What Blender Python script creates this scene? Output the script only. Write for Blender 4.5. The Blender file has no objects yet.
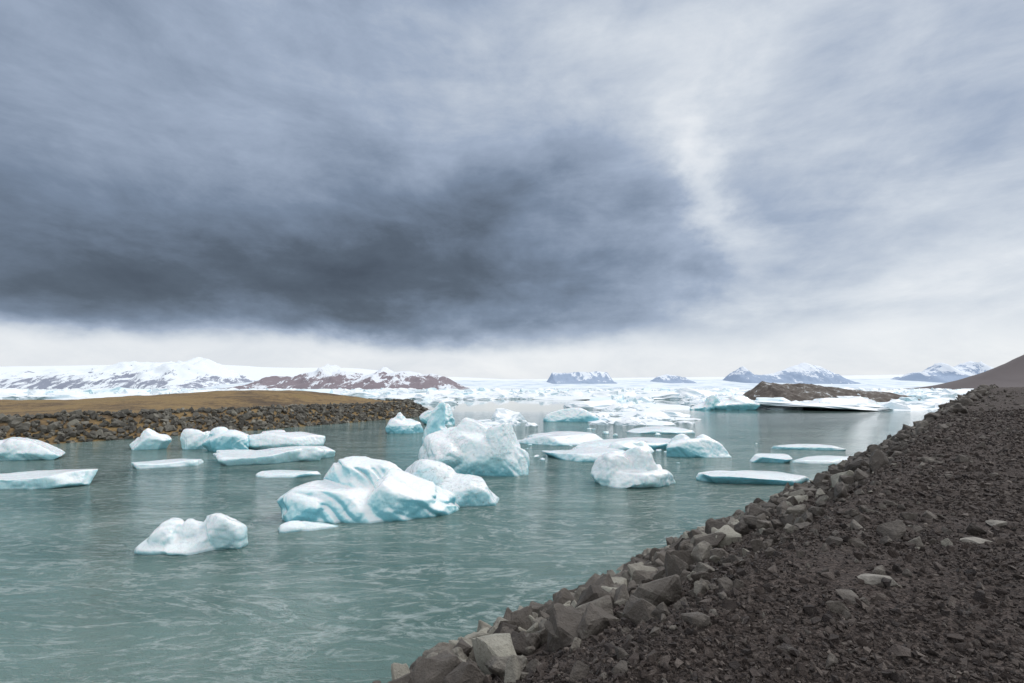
import bpy, bmesh, math, random
import numpy as np
from mathutils import Vector, noise, Matrix
random.seed(7); np.random.seed(7)
scene=bpy.context.scene
scene.view_settings.view_transform='Standard'
scene.view_settings.look='None'
scene.view_settings.exposure=0
R=math.radians
# ------------------------------------------------------------ camera
cd=bpy.data.cameras.new('camera'); cam=bpy.data.objects.new('camera',cd)
scene.collection.objects.link(cam); scene.camera=cam
cd.lens=17.58; cd.sensor_width=36; cd.clip_end=60000; cd.clip_start=0.05
cd.shift_y=46.5/1024
cam.location=(0,0,4); cam.rotation_euler=(R(90),0,0)

# ------------------------------------------------------------ node helper
class S:
    def __init__(s,nt,sock): s.nt=nt; s.k=sock
    def _m(s,op,*a,clamp=False):
        n=s.nt.nodes.new('ShaderNodeMath'); n.operation=op; n.use_clamp=clamp
        for i,v in enumerate(a):
            if isinstance(v,S): s.nt.links.new(v.k,n.inputs[i])
            else: n.inputs[i].default_value=v
        return S(s.nt,n.outputs[0])
    def __add__(s,o): return s._m('ADD',s,o)
    def __radd__(s,o): return s._m('ADD',o,s)
    def __sub__(s,o): return s._m('SUBTRACT',s,o)
    def __rsub__(s,o): return s._m('SUBTRACT',o,s)
    def __mul__(s,o): return s._m('MULTIPLY',s,o)
    def __rmul__(s,o): return s._m('MULTIPLY',o,s)
    def __truediv__(s,o): return s._m('DIVIDE',s,o)
    def clamp(s): return s._m('ADD',s,0.0,clamp=True)
    def f(s,op,*a): return s._m(op,s,*a)
def step(a,lo,hi):
    n=a.nt.nodes.new('ShaderNodeMapRange'); n.interpolation_type='SMOOTHSTEP'
    a.nt.links.new(a.k,n.inputs[0])
    n.inputs[1].default_value=lo; n.inputs[2].default_value=hi
    n.inputs[3].default_value=0; n.inputs[4].default_value=1
    return S(a.nt,n.outputs[0])
def tex_noise(nt,vec,scale,detail=5,rough=.5,dist=0,out=0):
    n=nt.nodes.new('ShaderNodeTexNoise')
    if vec is not None: nt.links.new(vec,n.inputs['Vector'])
    n.inputs['Scale'].default_value=scale; n.inputs['Detail'].default_value=detail
    n.inputs['Roughness'].default_value=rough; n.inputs['Distortion'].default_value=dist
    return S(nt,n.outputs[out])
def mapping(nt,vec,scale=(1,1,1),rot=(0,0,0),loc=(0,0,0)):
    n=nt.nodes.new('ShaderNodeMapping'); nt.links.new(vec,n.inputs[0])
    n.inputs['Scale'].default_value=scale; n.inputs['Rotation'].default_value=rot; n.inputs['Location'].default_value=loc
    return n.outputs[0]
def ramp(nt,fac,stops):
    n=nt.nodes.new('ShaderNodeValToRGB'); cr=n.color_ramp
    while len(cr.elements)<len(stops): cr.elements.new(0.5)
    for e,(p,c) in zip(cr.elements,stops): e.position=p; e.color=(*c,1)
    nt.links.new(fac.k,n.inputs[0]); return n.outputs[0]
def mix(nt,fac,a,b):
    n=nt.nodes.new('ShaderNodeMix'); n.data_type='RGBA'
    if isinstance(fac,S): nt.links.new(fac.k,n.inputs[0])
    else: n.inputs[0].default_value=fac
    for i,v in ((6,a),(7,b)):
        if isinstance(v,tuple): n.inputs[i].default_value=(*v,1)
        else: nt.links.new(v,n.inputs[i])
    return n.outputs[2]
def bump(nt,h,strength,dist,prev=None):
    n=nt.nodes.new('ShaderNodeBump'); nt.links.new(h.k,n.inputs['Height'])
    n.inputs['Strength'].default_value=strength; n.inputs['Distance'].default_value=dist
    if prev is not None: nt.links.new(prev,n.inputs['Normal'])
    return n.outputs[0]
def newmat(name):
    m=bpy.data.materials.new(name); m.use_nodes=True; nt=m.node_tree
    b=nt.nodes['Principled BSDF']
    return m,nt,b
def srgb(r,g,b):
    f=lambda c:(c/255/12.92) if c/255<=.04045 else ((c/255+.055)/1.055)**2.4
    return (f(r),f(g),f(b))
def objcoord(nt):
    g=nt.nodes.new('ShaderNodeNewGeometry'); return g

# ------------------------------------------------------------ world: overcast sky
SUN_EL=48; SUN_AZ=50   # azimuth measured from +Y toward +X
w=bpy.data.worlds.new('World'); scene.world=w; w.use_nodes=True
nt=w.node_tree; nt.nodes.clear()
out=nt.nodes.new('ShaderNodeOutputWorld'); bg=nt.nodes.new('ShaderNodeBackground')
nt.links.new(bg.outputs[0],out.inputs[0]); bg.inputs[1].default_value=1.0
sky=nt.nodes.new('ShaderNodeTexSky'); sky.sky_type='NISHITA'; sky.sun_disc=False
sky.sun_elevation=R(SUN_EL); sky.sun_rotation=R(SUN_AZ)
tc=nt.nodes.new('ShaderNodeTexCoord'); gen=tc.outputs['Generated']
sp=nt.nodes.new('ShaderNodeSeparateXYZ'); nt.links.new(gen,sp.inputs[0])
x0,y0,z0=[S(nt,o) for o in sp.outputs]
zc=z0.f('MAXIMUM',0.0)+0.22
cb=nt.nodes.new('ShaderNodeCombineXYZ')
nt.links.new((x0/zc).k,cb.inputs[0]); nt.links.new((y0/zc).k,cb.inputs[1])
deck=cb.outputs[0]
def warp(vecscale,seed):
    v=mapping(nt,gen,(1,1,1.6),(0,0,0),seed)
    n=nt.nodes.new('ShaderNodeTexNoise'); nt.links.new(v,n.inputs['Vector'])
    n.inputs['Scale'].default_value=vecscale; n.inputs['Detail'].default_value=7; n.inputs['Roughness'].default_value=.58
    s2=nt.nodes.new('ShaderNodeSeparateColor'); nt.links.new(n.outputs['Color'],s2.inputs[0])
    return [S(nt,o)-0.5 for o in s2.outputs]
wa=warp(3.2,(3,1,2))
x=x0+wa[0]*.50; y=y0; z=z0+wa[1]*.24
hor=(x*x+y*y).f('SQRT')
DEG=57.2958
az=x.f('ARCTAN2',y)*DEG
el=z.f('ARCTAN2',hor)*DEG
el_t=z0.f('ARCTAN2',(x0*x0+y0*y0).f('SQRT'))*DEG
def blob(a,e,ra,re):
    p=(az-a)/ra; q=(el-e)/re
    return (p*p+q*q)._m('POWER',2.71828,(p*p+q*q)*-1.0)
n1=tex_noise(nt,mapping(nt,deck,(1,.8,1),(0,0,R(20))),1.25,8,.58,.15)-0.5
n2=tex_noise(nt,mapping(nt,gen,(1,1,2.3),(0,R(6),0)),5.0,9,.64,.3)-0.5
n3=tex_noise(nt,mapping(nt,deck,(2.0,.6,1),(0,0,R(-28))),2.6,7,.62,.4)-0.5
n4=tex_noise(nt,mapping(nt,gen,(1,1,6.0),(0,R(3),0),(5,2,1)),2.6,7,.6,.3)-0.5   # layered bands
B=step(az,-45,40)*0.15+0.53
B=B-blob(-17,10.5,30,5.5)*.32
B=B-blob(-42,10,20,5)*.14
B=B-blob(-24,16,32,7)*.12
B=B-blob(0,18.5,15,6)*.24
B=B+blob(21.5,20,3.4,8)*.24
B=B+blob(8,35,20,8)*.12
B=B+blob(42,17,7,2.2)*.12
B=B+blob(20,31,12,8)*.06
B=B+step(az,8,30)*(1.0-step(el,5,19))*.16
B=B+n1*.44+n2*.36+n3*.08+n4*.20
el_w=el_t+n2*3.5+wa[0]*6.0
hb=1.0-step(el_w,3.8,7.0)
B=B*(1.0-hb)+hb*(n2*.32+.94)
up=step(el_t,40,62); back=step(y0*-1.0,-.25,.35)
sky_fill=up.f('MAXIMUM',back)  # unseen sky overhead and behind, brightened to light the ice
B=B*(1.0-sky_fill)+sky_fill*(n1*.3+.92)
col=ramp(nt,B.clamp(),[(0.0,srgb(64,72,84)),(.2,srgb(87,98,112)),(.40,srgb(121,136,157)),(.6,srgb(162,176,197)),(.8,srgb(208,216,226)),(1.0,srgb(242,245,248))])
sc=nt.nodes.new('ShaderNodeVectorMath'); sc.operation='SCALE'; nt.links.new(sky.outputs[0],sc.inputs[0]); sc.inputs[3].default_value=.10
final=mix(nt,.95,sc.outputs[0],col)
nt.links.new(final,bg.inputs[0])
nt.links.new((sky_fill*.28+1.0).k,bg.inputs[1])  # extra strength added in the unseen sky only
w.cycles.sampling_method='MANUAL'; w.cycles.sample_map_resolution=256

sl=bpy.data.lights.new('sun','SUN'); sl.energy=1.5; sl.angle=R(20); sl.color=(1,.97,.93)
so=bpy.data.objects.new('sun',sl); scene.collection.objects.link(so)
d=Vector((math.sin(R(SUN_AZ))*math.cos(R(SUN_EL)),math.cos(R(SUN_AZ))*math.cos(R(SUN_EL)),math.sin(R(SUN_EL))))
so.rotation_euler=d.to_track_quat('Z','Y').to_euler()

# ------------------------------------------------------------ materials
def mat_water():
    m,nt,b=newmat('glacial_water')
    g=objcoord(nt).outputs['Position']
    s2=nt.nodes.new('ShaderNodeSeparateXYZ'); nt.links.new(g,s2.inputs[0]); py=S(nt,s2.outputs[1])
    calm=step(py,14,95)                      # river current near, still lagoon beyond
    flow=mapping(nt,g,(.36,1,1),(0,0,R(38)))
    a=tex_noise(nt,flow,.20,4,.5,1.2)
    st=tex_noise(nt,flow,.42,6,.62,2.2)
    st2=tex_noise(nt,flow,.95,5,.62,2.0)
    line=1.0-((st-.5).f('ABSOLUTE')*32.0).clamp()
    line2=1.0-((st2-.5).f('ABSOLUTE')*28.0).clamp()
    br=tex_noise(nt,flow,5.5,5,.7,.8)
    foam=(line+line2*.7).clamp()*step(br,.38,.56)
    c=mix(nt,step(a,.32,.65),(.062,.118,.102),(.135,.205,.182))
    c=mix(nt,foam*.62,c,(.42,.47,.45))
    nt.links.new(c,b.inputs['Base Color'])
    b.inputs['Roughness'].default_value=.04; b.inputs['IOR'].default_value=1.38
    w1=tex_noise(nt,flow,1.8,5,.6,.9); w2=tex_noise(nt,mapping(nt,g,(.55,1,1),(0,0,R(12))),6.5,5,.7,.6); w3=tex_noise(nt,flow,.45,2,.5,1.2)
    h=(w3*.12+w1*.15+w2*.085+(line+line2)*.015)*(1.0-calm)
    nt.links.new(bump(nt,h,.75,1.0),b.inputs['Normal'])
    return m
def mat_ice(name,blue=0.5,dirt=0.1):
    m,nt,b=newmat(name)
    ge=objcoord(nt); g=ge.outputs['Position']
    s1=nt.nodes.new('ShaderNodeSeparateXYZ'); nt.links.new(ge.outputs['Normal'],s1.inputs[0]); nz=S(nt,s1.outputs[2])
    s2=nt.nodes.new('ShaderNodeSeparateXYZ'); nt.links.new(g,s2.inputs[0]); pz=S(nt,s2.outputs[2])
    n=tex_noise(nt,g,.9,5,.6,.4); nf=tex_noise(nt,g,7,5,.65)
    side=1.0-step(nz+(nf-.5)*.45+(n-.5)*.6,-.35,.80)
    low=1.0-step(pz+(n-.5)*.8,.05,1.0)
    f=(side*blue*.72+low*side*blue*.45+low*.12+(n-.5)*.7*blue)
    c=ramp(nt,f.clamp(),[(0,(.92,.94,.945)),(.3,(.78,.90,.92)),(.6,(.50,.78,.82)),(1,(.22,.54,.62))])  # turquoise put into surface colour in place of light passing through
    d1=tex_noise(nt,g,11,6,.78); d2=tex_noise(nt,g,.8,3,.5)
    st=tex_noise(nt,mapping(nt,g,(1,1,4),(R(20),R(25),0)),1.8,5,.6,.6)
    df=step(d1,.50,.66)*step(d2,.40,.58)*dirt*.7+step(st,.58,.68)*dirt*.45
    c=mix(nt,df.clamp(),c,(.24,.25,.25))
    wet=1.0-step(pz,.01,.07)
    c=mix(nt,wet*.6,c,(.12,.34,.38))
    nt.links.new(c,b.inputs['Base Color'])
    b.inputs['Roughness'].default_value=.16
    b.inputs['Subsurface Weight'].default_value=.4
    b.inputs['Subsurface Radius'].default_value=(.15,.5,.6)
    b.inputs['Subsurface Scale'].default_value=.35
    h=nf*.05+tex_noise(nt,g,26,4,.7)*.012
    nt.links.new(bump(nt,h,.6,1.0),b.inputs['Normal'])
    return m
def mat_farice(name,c0,c1):
    m,nt,b=newmat(name)
    ge=objcoord(nt); g=ge.outputs['Position']
    s1=nt.nodes.new('ShaderNodeSeparateXYZ'); nt.links.new(ge.outputs['Normal'],s1.inputs[0]); nz=S(nt,s1.outputs[2])
    n=tex_noise(nt,g,.35,5,.65,.4)
    f=(1.0-step(nz+(n-.5)*.6,.0,.8))*.7+(n-.5)*1.2
    c=ramp(nt,f.clamp(),[(0,c0),(1,c1)])
    c=mix(nt,step(tex_noise(nt,g,1.2,6,.75),.60,.72)*.5,c,(.25,.26,.27))
    nt.links.new(c,b.inputs['Base Color']); b.inputs['Roughness'].default_value=.5
    return m
def mat_stone(name,c1,c2,c3,scale=1.0):
    m,nt,b=newmat(name)
    ge=objcoord(nt); g=ge.outputs['Position']
    at=nt.nodes.new('ShaderNodeAttribute'); at.attribute_name='tint'
    t=S(nt,at.outputs['Fac'])
    n=tex_noise(nt,g,7*scale,6,.7); n2=tex_noise(nt,g,38*scale,3,.7)
    c=ramp(nt,(t+(n-.5)*.6).clamp(),[(0,c1),(.5,c2),(1,c3)])
    c=mix(nt,step(n2,.52,.72)*.45,c,(.035,.028,.024))
    c=mix(nt,step(n,.60,.70)*.4,c,(.30,.29,.24))
    nt.links.new(c,b.inputs['Base Color']); b.inputs['Roughness'].default_value=.8
    nt.links.new(bump(nt,n*.06+n2*.014,.9,1.0),b.inputs['Normal'])
    return m
def mat_gravel():
    m,nt,b=newmat('gravel')
    g=objcoord(nt).outputs['Position']
    n=tex_noise(nt,g,.5,5,.6); n2=tex_noise(nt,g,14,6,.75)
    v=nt.nodes.new('ShaderNodeTexVoronoi'); nt.links.new(g,v.inputs['Vector']); v.inputs['Scale'].default_value=42
    s=nt.nodes.new('ShaderNodeSeparateColor'); nt.links.new(v.outputs['Color'],s.inputs[0])
    c=ramp(nt,(n2*.5+S(nt,s.outputs[0])*.5),[(.2,(.020,.013,.010)),(.5,(.060,.042,.034)),(.8,(.14,.108,.092))])
    c=mix(nt,step(n,.35,.7)*.5,c,(.038,.026,.020))
    nt.links.new(c,b.inputs['Base Color']); b.inputs['Roughness'].default_value=.95
    nt.links.new(bump(nt,n2*.05-S(nt,v.outputs[0])*.03,1,1.0),b.inputs['Normal'])
    return m
def mat_grass():
    m,nt,b=newmat('dry_grass')
    g=objcoord(nt).outputs['Position']
    n=tex_noise(nt,mapping(nt,g,(.5,1,3)),.16,6,.65,.5); n2=tex_noise(nt,g,1.6,6,.7)
    c=ramp(nt,(n*.65+n2*.35),[(.30,(.060,.045,.033)),(.43,(.13,.088,.05)),(.53,(.27,.18,.08)),(.62,(.22,.16,.07)),(.72,(.09,.085,.04))])
    nt.links.new(c,b.inputs['Base Color']); b.inputs['Roughness'].default_value=1
    nt.links.new(bump(nt,n2*.3,1,1.0),b.inputs['Normal'])
    return m
def mat_mountain(name,rock,snow,z0_,z1_,sc,bias,nzw=.5):
    m,nt,b=newmat(name)
    ge=objcoord(nt); g=ge.outputs['Position']
    s1=nt.nodes.new('ShaderNodeSeparateXYZ'); nt.links.new(ge.outputs['Normal'],s1.inputs[0]); nz=S(nt,s1.outputs[2])
    s2=nt.nodes.new('ShaderNodeSeparateXYZ'); nt.links.new(g,s2.inputs[0]); pz=S(nt,s2.outputs[2])
    n=tex_noise(nt,mapping(nt,g,(1,.35,1.2),(0,R(25),0)),sc,8,.75,.3)
    n2=tex_noise(nt,mapping(nt,g,(1,.3,.7),(0,R(-30),0)),sc*4,7,.75,.5)
    f=(n-.5)*2.4+(n2-.5)*2.6+step(pz,z0_,z1_)*.7+(nz-.8)*nzw+bias
    c=mix(nt,step(f,-.06,.08),rock,snow)
    nt.links.new(c,b.inputs['Base Color']); b.inputs['Roughness'].default_value=1
    return m
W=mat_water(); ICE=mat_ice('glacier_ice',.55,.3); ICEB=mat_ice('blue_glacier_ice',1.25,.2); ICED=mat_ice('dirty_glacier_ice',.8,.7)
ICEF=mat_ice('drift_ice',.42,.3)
FAR1=mat_farice('lagoon_ice',(.90,.92,.94),(.50,.68,.75)); FAR2=mat_farice('blue_lagoon_ice',(.80,.89,.92),(.34,.60,.68))
RIP=mat_stone('basalt_boulders',(.048,.038,.031),(.128,.109,.092),(.34,.32,.265))
PEB=mat_stone('gravel_stones',(.026,.018,.015),(.070,.051,.042),(.19,.155,.132),2.0)
RIP2=mat_stone('bank_boulders',(.05,.045,.037),(.12,.11,.09),(.27,.25,.20),.5)
GRV=mat_gravel(); GRS=mat_grass()

# ------------------------------------------------------------ mesh helpers
def mk(name,V,F,mat,smooth=False,tint=None):
    V=np.asarray(V,dtype=np.float32); F=np.asarray(F,dtype=np.int32)
    me=bpy.data.meshes.new(name); k=F.shape[1]
    me.vertices.add(len(V)); me.vertices.foreach_set('co',V.ravel())
    me.loops.add(F.size); me.loops.foreach_set('vertex_index',F.ravel())
    me.polygons.add(len(F)); me.polygons.foreach_set('loop_start',np.arange(0,F.size,k,dtype=np.int32))
    me.polygons.foreach_set('use_smooth',np.full(len(F),smooth))
    if tint is not None:
        a=me.attributes.new('tint','FLOAT','POINT'); a.data.foreach_set('value',np.asarray(tint,dtype=np.float32))
    me.update(calc_edges=True); me.validate()
    me.materials.append(mat)
    ob=bpy.data.objects.new(name,me); scene.collection.objects.link(ob); return ob
def gridfaces(nu,nv):
    i=np.arange(nu-1)[:,None]*nv+np.arange(nv-1)[None,:]
    return np.stack([i,i+nv,i+nv+1,i+1],-1).reshape(-1,4)
def finish_hull(bm,bev,rough,rs):
    bmesh.ops.convex_hull(bm,input=bm.verts)
    bmesh.ops.delete(bm,geom=[v for v in bm.verts if not v.link_faces],context='VERTS')
    if bev:
        bmesh.ops.dissolve_limit(bm,angle_limit=R(12),verts=bm.verts,edges=bm.edges)
        bmesh.ops.bevel(bm,geom=list(bm.edges),offset=bev,segments=1,affect='EDGES',clamp_overlap=True)
    bmesh.ops.triangulate(bm,faces=bm.faces)
    if rough:
        bmesh.ops.subdivide_edges(bm,edges=[e for e in bm.edges if e.calc_length()>.12],cuts=2,use_grid_fill=True)
        bmesh.ops.triangulate(bm,faces=bm.faces)
        o=Vector(rs.uniform(-50,50,3))
        for v in bm.verts: v.co*=1+rough*noise.fractal(v.co*5+o,.8,2,3)
    bm.verts.index_update()
    V=np.array([v.co[:] for v in bm.verts]); F=np.array([[v.index for v in f.verts] for f in bm.faces]); bm.free()
    return V,F
def hull(npts,flat=(1,.8,.6),seed=0,bev=0,rough=0):
    rs=np.random.RandomState(seed); bm=bmesh.new()
    p=rs.uniform(-1,1,(npts,3)); 
    p/= (np.abs(p)**5).sum(1,keepdims=True)**.2; p*=rs.uniform(.8,1,(npts,1))
    for q in p*np.array(flat)*.5: bm.verts.new(q)
    return finish_hull(bm,bev,rough,rs)
def floe_shape(seed,peaky):
    """floating ice: widest at the water, irregular broken top"""
    rs=np.random.RandomState(seed); bm=bmesh.new()
    n=rs.randint(8,12); ph=rs.uniform(0,6.28)
    asp=rs.uniform(.5,.95)
    for i in range(n):
        a=ph+i*6.283/n+rs.uniform(-.2,.2); r=rs.uniform(.38,.5)
        bm.verts.new((r*math.cos(a),r*math.sin(a)*asp,-.15)); 
        bm.verts.new((r*.97*math.cos(a),r*.97*math.sin(a)*asp,rs.uniform(.05,.16)))
    for i in range(9):
        a=rs.uniform(0,6.28); r=.42*math.sqrt(rs.uniform(0,1))
        bm.verts.new((r*math.cos(a),r*math.sin(a)*asp,rs.uniform(.15,.15+.35*peaky)))
    V,F=finish_hull(bm,.015,.16,rs)
    return V,F
def icot(sub,seed,planes=9,flat=(1,1,1),amp=.15,freq=1.6,lo=.26,hi=.45):
    rs=np.random.RandomState(seed); bm=bmesh.new(); bmesh.ops.create_icosphere(bm,subdivisions=sub,radius=.5)
    V=np.array([v.co[:] for v in bm.verts]); F=np.array([[v.index for v in f.verts] for f in bm.faces]); bm.free()
    for _ in range(planes):
        n=rs.normal(size=3); n/=np.linalg.norm(n); dd=rs.uniform(lo,hi)
        e=V@n-dd; V=V-np.outer(np.maximum(e,0),n)*.97
    o=rs.uniform(-50,50,3)
    for i,v in enumerate(V):
        V[i]=v*(1+amp*noise.fractal(Vector(v*freq*2+o),.8,2.1,4))
    return V*np.array(flat),F
def rotm(n,tilt=None):
    q=np.random.normal(size=(n,4)); q/=np.linalg.norm(q,axis=1,keepdims=True)
    if tilt is not None:
        a=np.random.uniform(0,2*np.pi,n); q=np.stack([np.cos(a/2),np.random.normal(0,tilt,n),np.random.normal(0,tilt,n),np.sin(a/2)],1); q/=np.linalg.norm(q,axis=1,keepdims=True)
    w_,x_,y_,z_=q.T
    return np.stack([1-2*(y_*y_+z_*z_),2*(x_*y_-z_*w_),2*(x_*z_+y_*w_),2*(x_*y_+z_*w_),1-2*(x_*x_+z_*z_),2*(y_*z_-x_*w_),2*(x_*z_-y_*w_),2*(y_*z_+x_*w_),1-2*(x_*x_+y_*y_)],1).reshape(n,3,3)
def scatter(name,pos,scale,tint,temps,mat,tilt=None,smooth=False):
    n=len(pos); M=rotm(n,tilt); pick=np.random.randint(0,len(temps),n)
    Vs=[];Fs=[];Ts=[];off=0
    if scale.ndim==1: scale=np.repeat(scale[:,None],3,1)
    for k,(V,F) in enumerate(temps):
        ii=np.where(pick==k)[0]
        if len(ii)==0: continue
        P=V[None]*scale[ii][:,None,:]
        P=np.einsum('nij,nvj->nvi',M[ii],P)+pos[ii][:,None,:]
        Vs.append(P.reshape(-1,3)); Fs.append((F[None]+off+(np.arange(len(ii))*len(V))[:,None,None]).reshape(-1,3))
        Ts.append(np.repeat(tint[ii],len(V))); off+=len(ii)*len(V)
    return mk(name,np.concatenate(Vs),np.concatenate(Fs),mat,smooth,np.concatenate(Ts))

# ------------------------------------------------------------ lagoon water sheet
mk('water',[(-30000,-200,0),(30000,-200,0),(30000,30000,0),(-30000,30000,0)],[(0,1,2,3)],W)

# ------------------------------------------------------------ near gravel bank
C45=math.sqrt(.5)
hs=[(-40,2.2),(0,2.2),(8.6,2.3),(15,2.5),(23,2.9),(35,3.35),(50,3.75),(80,4.0),(300,4.1)]
HX=[a for a,_ in hs]; HY=[b for _,b in hs]
def st2xy(s,t):
    tt=t-6.01
    return (s+tt)*C45,(s-tt)*C45
def bank_h(s,t,fine=True):
    h=np.interp(s,HX,HY)
    base=np.interp(t,[-6,-2,.2,4.3,6.7,60],[-2.2,-1.0,-.05,1,1.02,1.15])
    zz=base*h if t>.2 else base
    X,Y=st2xy(s,t)
    zz+=.12*noise.fractal(Vector((X*.35,Y*.35,1)),1,2,3)*(1 if t<4 else .7)
    if fine: zz+=.035*noise.fractal(Vector((X*2.3,Y*2.3,5)),.8,2.1,4)
    return zz
ss=np.concatenate([np.linspace(-30,-4,30),np.linspace(-3.9,16,260),np.linspace(16.3,60,150),np.linspace(61,330,90)])
ts=np.concatenate([np.linspace(-6,-1,10),np.linspace(-.9,9,140),np.linspace(9.2,22,60),np.linspace(23,140,40)])
V=[]
for s in ss:
    for t in ts:
        X,Y=st2xy(s,t); V.append((X,Y,bank_h(s,t)))
mk('gravel_bank',V,gridfaces(len(ss),len(ts)),GRV,True)
hulls=[hull(random.randint(12,18),(1,random.uniform(.65,.95),random.uniform(.45,.75)),i) for i in range(14)]
rocks=[hull(random.randint(9,14),(1,random.uniform(.6,.95),random.uniform(.45,.8)),500+i,.03,.12) for i in range(26)]
P=[];Sc=[];T=[]
def add_rock(s,t,size,tint,sink=.15):
    X,Y=st2xy(s,t); P.append((X,Y,bank_h(s,t,False)+size*(.3-sink))); Sc.append(size); T.append(tint)
for _ in range(2300):
    s=random.uniform(-6,26); t=random.uniform(-.1,4.0)
    k=1-t/4.6
    if t>2.4 and random.random()<.55: continue
    size=random.lognormvariate(math.log(.18+.20*k),.45)
    add_rock(s,t,min(size,.7),random.gauss(.28+.42*k*max(0,1-s/16),.22))
for _ in range(130):
    add_rock(random.uniform(-3,13),random.uniform(.2,2.7),random.uniform(.48,.78),random.gauss(.58,.24),.18)
for _ in range(2600):
    s=26+74*random.random()**1.4; t=random.uniform(-.1,4.6)
    add_rock(s,t,min(random.lognormvariate(math.log(.36),.4),.9),random.gauss(.32,.17))
for _ in range(1000):
    s=random.uniform(-3,50); t=3.6+abs(random.gauss(0,1.2))
    add_rock(s,t,min(random.lognormvariate(math.log(.12),.45),.38),random.gauss(.3,.18),.22)
for _ in range(260):
    s=random.uniform(-2,45); t=5+random.random()*14
    add_rock(s,t,min(random.lognormvariate(math.log(.10),.4),.3),random.gauss(.4,.2),.22)
scatter('riprap_rocks',np.array(P),np.array(Sc),np.clip(np.array(T),0,1),rocks,RIP)
# pebbles
P=[];Sc=[];T=[]
n=0
while n<80000:
    r=2.0+26*random.random()**1.7; a=R(random.uniform(-5,56))
    X=r*math.sin(a);Y=r*math.cos(a)
    s=(X+Y)*C45; t=(X-Y)*C45+6.01
    if t<2.4: continue
    if noise.noise(Vector((X*.8,Y*.8,7)))<random.uniform(-.9,.0): continue
    size=random.lognormvariate(math.log(.014+.0016*r),.6); size=min(size,.14)
    P.append((X,Y,bank_h(s,t)+size*.12)); Sc.append(size); T.append(random.gauss(.4,.24)); n+=1
ph=[hull(9,(1,.8,.55),50+i) for i in range(10)]
scatter('gravel_stones',np.array(P),np.array(Sc),np.clip(np.array(T),0,1),ph,PEB)
# pale slabs on the path
m,ntt,b=newmat('pale_stone')
g=objcoord(ntt).outputs['Position']; nn=tex_noise(ntt,g,9,6,.7)
ntt.links.new(ramp(ntt,nn,[(.3,(.14,.125,.105)),(.6,(.30,.275,.24))]),b.inputs['Base Color']); b.inputs['Roughness'].default_value=.9
ntt.links.new(bump(ntt,nn*.04,.8,1.0),b.inputs['Normal'])
for (X,Y,sx,sy,sz,rz) in [(3.15,4.3,.36,.26,.09,10),(5.05,5.45,.40,.24,.09,-12),(5.9,6.1,.3,.2,.08,30),(4.7,8.2,.3,.2,.1,0)]:
    Vv,F=icot(4,int(X*10),18,(1,1,1),.05,3,.22,.4)
    s=(X+Y)*C45; t=(X-Y)*C45+6.01
    o=mk('flat_stone',Vv*np.array([sx,sy,sz])*1.2,F,m,False); o.location=(X,Y,bank_h(s,t)+sz*.2); o.rotation_euler=(0,0,R(rz))

# ------------------------------------------------------------ far-left river bank, boulder revetment
pl=np.array([(-120,-40),(-60,8),(-34,34),(-24,48),(-14.5,66),(-11.5,74),(-14,84),(-30,94),(-80,98),(-300,96),(-420,96)],float)
seg=np.linalg.norm(np.diff(pl,axis=0),axis=1); cum=np.concatenate([[0],np.cumsum(seg)])
def lb(u,v):
    p=np.array([np.interp(u,cum,pl[:,0]),np.interp(u,cum,pl[:,1])])
    q=np.array([np.interp(u+6,cum,pl[:,0]),np.interp(u+6,cum,pl[:,1])])-np.array([np.interp(u-6,cum,pl[:,0]),np.interp(u-6,cum,pl[:,1])])
    q/=np.linalg.norm(q); nrm=np.array([-q[1],q[0]])
    return p+nrm*v
def sd(X,Y):
    A=pl[:-1];Bp=pl[1:]; ap=np.array([X,Y])-A; ab=Bp-A
    tt=np.clip((ap*ab).sum(1)/(ab*ab).sum(1),0,1); pr=A+ab*tt[:,None]
    dd=np.linalg.norm(np.array([X,Y])-pr,axis=1); i=dd.argmin()
    cr=ab[i,0]*ap[i,1]-ab[i,1]*ap[i,0]
    return dd[i] if cr>0 else -dd[i]
def land_h(X,Y):
    dd=sd(X,Y)
    h=np.interp(dd,[-6,0,3.4,5,9,20,60,300],[-2,0,1.75,1.8,1.7,1.3,1.1,1.1])
    f=min(max((dd-5)/10,0),1)
    mq=((X+43)/19)**2+((Y-72)/17)**2
    h+=f*(2.1*math.exp(-mq))
    mq=((X+25)/12)**2+((Y-78)/12)**2
    h+=f*(.9*math.exp(-mq))
    h+=f*(.35*noise.fractal(Vector((X*.06,Y*.06,2)),1,2,3))+.10*noise.fractal(Vector((X*.4,Y*.4,2)),1,2,3)
    return h
xs=np.concatenate([np.linspace(-400,-100,50),np.linspace(-98,-6,190)]); ys=np.concatenate([np.linspace(-60,20,40),np.linspace(20.6,110,170)])
V=[(X,Y,land_h(X,Y)) for X in xs for Y in ys]
mk('grassy_bank',V,gridfaces(len(xs),len(ys)),GRS,True)
P=[];Sc=[];T=[]
for _ in range(6500):
    u=random.uniform(40,210); v=random.uniform(-.3,4.3)
    p=lb(u,v); size=min(random.lognormvariate(math.log(.48),.3),1.0)
    P.append((p[0],p[1],land_h(p[0],p[1])+.1)); Sc.append(size); T.append(random.gauss(.42,.2))
scatter('boulder_revetment',np.array(P),np.array(Sc),np.clip(np.array(T),0,1),[ (v,f) for v,f in hulls],RIP2)

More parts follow.
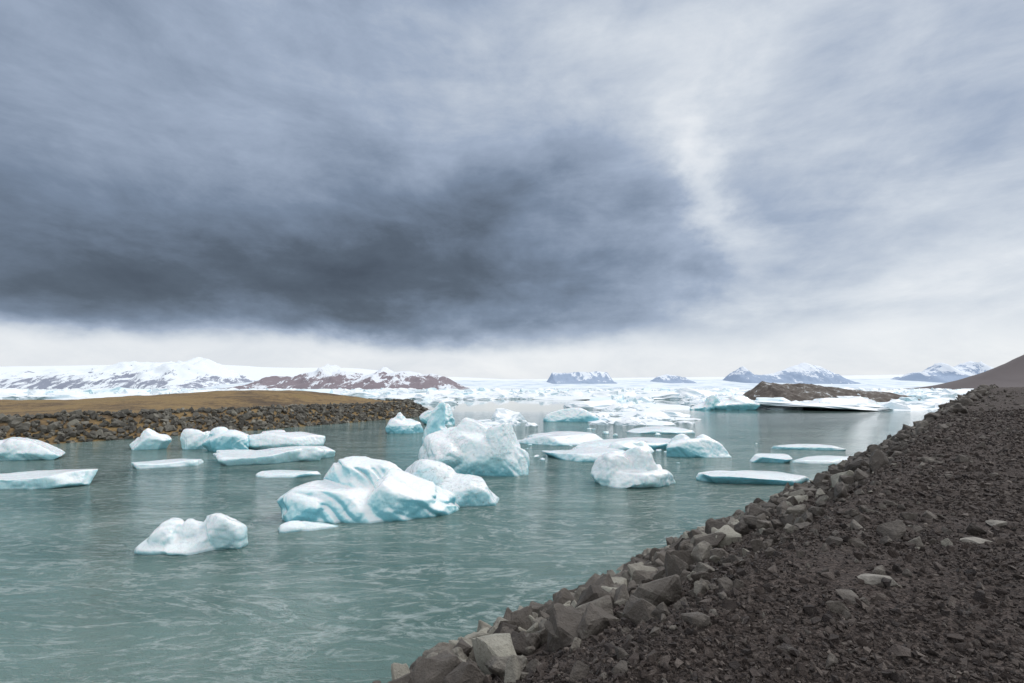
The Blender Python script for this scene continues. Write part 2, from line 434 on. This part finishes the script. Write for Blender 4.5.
# ------------------------------------------------------------ icebergs
def facet(p,sc,o):
    """fractured-ice offset: every cell gets its own tilted plane"""
    q=p*sc+o
    dists,pts=noise.voronoi(q)
    c=pts[0]
    h1=math.sin(c.x*12.9898+c.y*78.233+c.z*37.719)*43758.5453; h1-=math.floor(h1)
    h2=math.sin(c.x*39.346+c.y*11.135+c.z*83.155)*24634.6345; h2-=math.floor(h2)
    a=h1*6.2832; z=h2*2-1; r=math.sqrt(max(0,1-z*z))
    dv=Vector((r*math.cos(a),r*math.sin(a),z))
    soft=min((dists[1]-dists[0])*4,1); soft=soft*soft*(3-2*soft)
    return ((q-c).dot(dv)+(h1-.5)*.5)*soft
def berg(name,blobs,mat,vox=None,amp=.06,freq=1.0,flute=0.0,loc=(0,0),seed=0,top=None,fl_lean=.5,melt=7):
    rs=np.random.RandomState(seed); Vs=[];Fs=[];off=0
    ext=0
    for (bx,by,bz,rx,ry,rz,ro,ti) in blobs:
        Vv,F=icot(4,seed*31+len(Vs),12,(2,2,2),.03,1.0,.27,.44)
        Vv=Vv*np.array([rx,ry,rz])*1.10
        M=np.array(Matrix.Rotation(R(ro),3,'Z')@Matrix.Rotation(R(ti),3,'Y'))
        Vv=Vv@M.T+np.array([bx,by,bz]); Vs.append(Vv);Fs.append(F+off);off+=len(Vv); ext=max(ext,rx,ry)
    ob=mk('tmp',np.concatenate(Vs),np.concatenate(Fs),mat,True)
    md=ob.modifiers.new('r','REMESH'); md.mode='VOXEL'; md.voxel_size=vox or max(.04,ext/46)
    if melt:
        sm=ob.modifiers.new('s','SMOOTH'); sm.factor=.5; sm.iterations=melt
    dg=bpy.context.evaluated_depsgraph_get(); me=bpy.data.meshes.new_from_object(ob.evaluated_get(dg))
    bpy.data.objects.remove(ob)
    me.name=name; o2=Vector(rs.uniform(-30,30,3))
    nv=len(me.vertices); co=np.zeros(nv*3); me.vertices.foreach_get('co',co); co=co.reshape(-1,3)
    no=np.array([v.normal[:] for v in me.vertices]); 
    for i in range(nv):
        if co[i][2]<-.3: continue
        p=Vector(co[i]); a=no[i]
        side=max(0,1-max(a[2],0)**2)
        pw=p+Vector((noise.noise(p*.9*freq+o2),noise.noise(p*.9*freq+o2+Vector((7,0,0))),0))*.35/freq
        k=.35+.65*side
        dsp=k*amp*(1.1*facet(pw,.75*freq,o2)+.6*facet(pw,1.9*freq,o2))
        dsp+=amp*.8*noise.noise(p*freq*.8+o2)
        if flute:
            wob=noise.noise(p*.8+o2)*.9
            r=abs(noise.noise(Vector(((p.x+p.z*fl_lean+wob)*1.6,p.y*1.6,p.z*.5+wob))+o2))
            md_=min(max(.55+1.6*noise.noise(p*.7-o2),0),1)
            dsp+=flute*md_*side*(min(r*2.4,.8)-.5)
        dsp+=amp*.18*noise.fractal(p*6,.8,2,2)
        co[i]+=a*dsp
    if top:
        z=co[:,2]; lim=top*(1+.22*np.sin(co[:,0]*1.3/ext*2+seed)+.12*np.sin(co[:,1]*4/ext+co[:,0]*3/ext))
        e=z-lim; co[:,2]=np.where(e>0,lim+e*.15,z)
    me.vertices.foreach_set('co',co.ravel()); me.polygons.foreach_set('use_smooth',np.full(len(me.polygons),True)); me.update()
    me.materials.clear(); me.materials.append(mat)
    ob=bpy.data.objects.new(name,me); scene.collection.objects.link(ob); ob.location=(loc[0],loc[1],0)
    return ob
B_=berg
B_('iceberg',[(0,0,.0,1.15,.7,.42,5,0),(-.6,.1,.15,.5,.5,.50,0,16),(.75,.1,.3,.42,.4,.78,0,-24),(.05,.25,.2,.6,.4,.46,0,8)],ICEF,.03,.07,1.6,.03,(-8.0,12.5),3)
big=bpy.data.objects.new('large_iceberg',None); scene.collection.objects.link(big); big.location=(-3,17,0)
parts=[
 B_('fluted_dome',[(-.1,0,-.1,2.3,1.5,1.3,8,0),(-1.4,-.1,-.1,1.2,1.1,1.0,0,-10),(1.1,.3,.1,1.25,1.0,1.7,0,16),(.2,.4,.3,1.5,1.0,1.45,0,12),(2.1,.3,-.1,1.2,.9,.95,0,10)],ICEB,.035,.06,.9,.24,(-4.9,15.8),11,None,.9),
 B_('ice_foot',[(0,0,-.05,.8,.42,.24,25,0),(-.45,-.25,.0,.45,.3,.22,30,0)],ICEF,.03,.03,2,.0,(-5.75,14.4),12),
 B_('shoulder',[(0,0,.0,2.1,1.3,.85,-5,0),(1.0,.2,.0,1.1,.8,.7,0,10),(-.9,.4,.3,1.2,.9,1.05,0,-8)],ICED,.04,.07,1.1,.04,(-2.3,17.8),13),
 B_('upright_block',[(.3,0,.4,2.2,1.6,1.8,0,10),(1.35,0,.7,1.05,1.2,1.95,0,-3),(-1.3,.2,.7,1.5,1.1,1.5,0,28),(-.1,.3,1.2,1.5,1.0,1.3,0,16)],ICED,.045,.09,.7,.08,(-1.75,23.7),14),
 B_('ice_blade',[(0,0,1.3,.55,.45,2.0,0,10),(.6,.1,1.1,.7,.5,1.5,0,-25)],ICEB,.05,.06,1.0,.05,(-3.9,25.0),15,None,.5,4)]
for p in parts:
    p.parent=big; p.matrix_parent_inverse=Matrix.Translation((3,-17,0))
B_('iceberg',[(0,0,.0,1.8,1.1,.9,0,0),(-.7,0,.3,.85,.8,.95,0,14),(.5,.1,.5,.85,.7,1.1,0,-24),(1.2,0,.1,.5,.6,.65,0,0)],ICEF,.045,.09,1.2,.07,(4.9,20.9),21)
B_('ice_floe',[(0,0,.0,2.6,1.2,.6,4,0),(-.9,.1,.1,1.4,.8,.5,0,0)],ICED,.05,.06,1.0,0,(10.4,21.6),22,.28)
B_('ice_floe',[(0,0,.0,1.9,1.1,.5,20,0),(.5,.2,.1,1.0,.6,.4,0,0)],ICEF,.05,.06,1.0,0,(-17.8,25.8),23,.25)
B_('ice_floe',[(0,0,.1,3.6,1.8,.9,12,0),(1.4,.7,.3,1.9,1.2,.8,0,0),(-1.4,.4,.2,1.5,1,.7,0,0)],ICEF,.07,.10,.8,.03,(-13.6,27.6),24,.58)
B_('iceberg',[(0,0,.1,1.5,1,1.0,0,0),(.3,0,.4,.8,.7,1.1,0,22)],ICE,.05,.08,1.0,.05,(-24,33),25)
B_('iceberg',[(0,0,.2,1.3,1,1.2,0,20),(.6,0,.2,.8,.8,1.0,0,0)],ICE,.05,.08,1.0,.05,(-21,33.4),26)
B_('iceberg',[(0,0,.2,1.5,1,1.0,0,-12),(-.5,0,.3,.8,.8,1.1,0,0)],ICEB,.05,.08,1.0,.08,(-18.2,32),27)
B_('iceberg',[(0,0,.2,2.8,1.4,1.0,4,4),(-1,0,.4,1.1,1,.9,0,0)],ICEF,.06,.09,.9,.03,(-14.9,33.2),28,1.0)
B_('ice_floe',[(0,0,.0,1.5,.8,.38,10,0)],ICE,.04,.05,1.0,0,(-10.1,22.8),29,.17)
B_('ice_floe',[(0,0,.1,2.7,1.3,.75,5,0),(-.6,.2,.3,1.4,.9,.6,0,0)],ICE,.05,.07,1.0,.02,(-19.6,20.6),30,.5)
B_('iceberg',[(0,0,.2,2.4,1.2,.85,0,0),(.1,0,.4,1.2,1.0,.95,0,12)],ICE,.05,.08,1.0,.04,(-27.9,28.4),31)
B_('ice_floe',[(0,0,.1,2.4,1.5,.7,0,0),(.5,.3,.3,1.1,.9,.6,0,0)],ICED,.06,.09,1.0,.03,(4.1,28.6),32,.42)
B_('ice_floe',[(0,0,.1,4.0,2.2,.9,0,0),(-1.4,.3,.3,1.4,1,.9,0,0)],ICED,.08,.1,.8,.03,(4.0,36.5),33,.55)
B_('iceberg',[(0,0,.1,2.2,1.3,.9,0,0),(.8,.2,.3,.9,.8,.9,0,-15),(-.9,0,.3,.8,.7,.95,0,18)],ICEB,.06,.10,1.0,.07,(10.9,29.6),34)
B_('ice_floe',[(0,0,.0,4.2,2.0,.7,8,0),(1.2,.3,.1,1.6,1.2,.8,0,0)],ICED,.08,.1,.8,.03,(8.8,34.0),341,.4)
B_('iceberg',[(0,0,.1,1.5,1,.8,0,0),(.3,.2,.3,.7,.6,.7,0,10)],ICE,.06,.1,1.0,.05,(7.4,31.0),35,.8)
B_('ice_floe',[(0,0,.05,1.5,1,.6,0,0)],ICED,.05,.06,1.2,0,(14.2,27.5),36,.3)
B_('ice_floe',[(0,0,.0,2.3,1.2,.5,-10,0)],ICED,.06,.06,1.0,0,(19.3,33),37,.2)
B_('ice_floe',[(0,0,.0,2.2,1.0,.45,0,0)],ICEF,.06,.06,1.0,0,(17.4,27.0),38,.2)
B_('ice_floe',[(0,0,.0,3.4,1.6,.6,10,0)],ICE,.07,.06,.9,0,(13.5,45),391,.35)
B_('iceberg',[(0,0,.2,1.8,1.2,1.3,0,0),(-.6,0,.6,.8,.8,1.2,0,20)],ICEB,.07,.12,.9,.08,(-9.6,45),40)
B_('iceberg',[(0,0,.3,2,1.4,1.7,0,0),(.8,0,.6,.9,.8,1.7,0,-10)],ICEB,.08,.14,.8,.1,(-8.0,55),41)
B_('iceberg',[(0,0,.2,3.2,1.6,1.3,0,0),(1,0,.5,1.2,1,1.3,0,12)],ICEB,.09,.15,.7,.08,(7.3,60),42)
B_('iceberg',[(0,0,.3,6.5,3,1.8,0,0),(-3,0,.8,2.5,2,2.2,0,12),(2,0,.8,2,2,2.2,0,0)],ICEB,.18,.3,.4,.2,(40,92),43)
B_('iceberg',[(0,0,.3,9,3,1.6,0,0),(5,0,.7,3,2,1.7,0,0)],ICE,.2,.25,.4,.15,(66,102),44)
it=[floe_shape(900+i,.35+.65*(i%3)/2) for i in range(24)]
def ice_scatter(name,n,xr,yr,size,hgt,mat,pw=1.0,thr=-.12,hmax=9):
    P=[];Sc=[]
    while len(P)<n:
        Y=yr[0]+(yr[1]-yr[0])*random.random()**pw; u=random.uniform(*xr); X=u*Y
        if X>Y-10: continue
        if X<-8 and Y<120: continue
        if noise.noise(Vector((X/ (Y*.12+3),Y/(Y*.25+5),3)))<thr: continue
        k=size*random.lognormvariate(0,.5); h=min(hgt*random.lognormvariate(0,.5),hmax)
        P.append((X,Y,.0)); Sc.append((k,k,h*2.4))
    scatter(name,np.array(P),np.array(Sc),np.random.rand(n),it,mat,.02,False)
ice_scatter('drift_ice',45,(.0,.5),(25,50),.5,.10,ICEF,1,-.05)
ice_scatter('drift_ice',85,(-.1,.36),(52,95),3.0,.42,FAR1,1,-.05)
ice_scatter('distant_icebergs',520,(-.17,.92),(92,230),6.0,.8,FAR1,1.0,-.2,2.3)
ice_scatter('distant_icebergs',330,(-.17,.92),(110,260),6.0,.9,FAR2,1.0,-.1,2.9)
ice_scatter('distant_icebergs',2600,(-1.2,1.0),(180,800),13,1.6,FAR1,1.3,-.7,3.5)
ice_scatter('distant_icebergs',500,(-1.2,1.0),(200,800),11,2.0,FAR2,1.3,-.5,3.9)

# ------------------------------------------------------------ moraine ridge
mm,ntt,b=newmat('moraine')
g=objcoord(ntt).outputs['Position']; nn=tex_noise(ntt,g,.5,8,.7,.4)
ntt.links.new(ramp(ntt,nn,[(.35,(.055,.042,.036)),(.52,(.12,.10,.085)),(.60,(.20,.18,.16)),(.64,(.6,.63,.65))]),b.inputs['Base Color']); b.inputs['Roughness'].default_value=1
def ridge(name,ctrl,Yc,depth,mat,nx=220,ny=40,namp=.15,nf=.2,hk=1.0):
    cx=[c[0] for c in ctrl]; ch=[c[1]*hk for c in ctrl]
    V=[]
    for X in np.linspace(cx[0],cx[-1],nx):
        H=np.interp(X,cx,ch)
        for v in np.linspace(-1,1,ny):
            prof=max(0,1-abs(v))**.85 if v<0 else max(0,1-v)
            q=Vector((X*nf,(Yc+v*depth)*nf,0))
            r=noise.ridged_multi_fractal(q,.9,2.1,6,1.0,2.0)-1.0
            V.append((X,Yc+v*depth,H*prof*(1+namp*r*(1.1-prof)*2+namp*.35*r)-.3))
    return mk(name,V,gridfaces(nx,ny),mat,True)
ridge('moraine_hill',[(60,0),(63,3.2),(66,5.4),(71,4.9),(78,5.0),(84,4.2),(92,3.4),(100,2.8),(106,1.2),(110,0)],132,14,mm,160,50,.22,.12,1.08)
# ------------------------------------------------------------ glacier and mountains (metres)
gl,ntt,b=newmat('glacier_snow')
g=objcoord(ntt).outputs['Position']; nn=tex_noise(ntt,mapping(ntt,g,(1,1,3)),.004,7,.65,.4)
ntt.links.new(ramp(ntt,nn,[(.35,(.52,.61,.70)),(.5,(.74,.80,.85)),(.7,(.86,.89,.92))]),b.inputs['Base Color']); b.inputs['Roughness'].default_value=1
def prof(pts,D): return [(u*D,h*D) for u,h in pts]
ridge('glacier',prof([(-1.6,.012),(-.9,.016),(-.6,.016),(-.35,.018),(-.1,.016),(.1,.016),(.3,.018),(.6,.018),(.9,.022),(1.2,.03),(1.7,.03)],9000),9000,2500,gl,300,30,.06,.0006)
snowcap,ntt,b=newmat('icecap_snow'); b.inputs['Base Color'].default_value=(.84,.87,.90,1); b.inputs['Roughness'].default_value=1
ridge('icecap',prof([(-1.7,.03),(-1.2,.04),(-.9,.045),(-.66,.052),(-.5,.044),(-.3,.040),(-.15,.024),(0,.018),(.3,.022),(.6,.024),(.8,.028),(1.0,.034),(1.4,.04)],14000),14000,3500,snowcap,300,30,.05,.0004)
M1=mat_mountain('snowy_rock',(.27,.29,.36),(.80,.84,.88),60,380,.0022,-.12)  # rock and snow colours paled to carry aerial haze
M2=mat_mountain('brown_rock',(.24,.20,.22),(.76,.79,.84),60,240,.0032,-.30,.4)  # aerial haze mixed into the brown rock colour
M3=mat_mountain('haze_tinted_rock',(.33,.41,.54),(.78,.82,.88),80,400,.003,-.40)  # bluish aerial haze painted into rock and snow colours
M4=mat_mountain('dark_rock',(.13,.11,.11),(.3,.3,.32),300,900,.01,-2.6)
ridge('snowy_mountain',prof([(-1.5,.02),(-1.2,.03),(-1.02,.026),(-.95,.034),(-.92,.042),(-.88,.034),(-.84,.038),(-.80,.048),(-.77,.046),(-.74,.054),(-.70,.044),(-.68,.052),(-.66,.048),(-.625,.062),(-.60,.056),(-.58,.040),(-.56,.022),(-.54,.0)],7500),7500,1400,M1,420,80,.35,.0014,.95)
ridge('brown_mountain',prof([(-.51,.0),(-.49,.012),(-.465,.022),(-.43,.018),(-.41,.026),(-.38,.030),(-.355,.044),(-.34,.036),(-.32,.038),(-.29,.024),(-.27,.026),(-.25,.036),(-.235,.028),(-.205,.032),(-.18,.024),(-.16,.026),(-.13,.018),(-.09,.0)],6000),6000,900,M2,420,80,.4,.0018,1.05)
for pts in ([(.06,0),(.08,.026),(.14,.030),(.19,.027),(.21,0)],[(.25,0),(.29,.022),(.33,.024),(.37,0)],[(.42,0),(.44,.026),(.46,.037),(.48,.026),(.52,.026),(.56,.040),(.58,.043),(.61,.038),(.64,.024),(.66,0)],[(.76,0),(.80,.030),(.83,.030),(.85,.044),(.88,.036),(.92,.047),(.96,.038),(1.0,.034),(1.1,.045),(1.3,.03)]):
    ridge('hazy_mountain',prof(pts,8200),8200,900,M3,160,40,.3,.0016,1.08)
ridge('dark_hill',prof([(.88,.0),(.93,.020),(.98,.045),(1.03,.070),(1.1,.09),(1.3,.12),(1.6,.12)],3200),3200,500,M4,160,50,.06,.003)
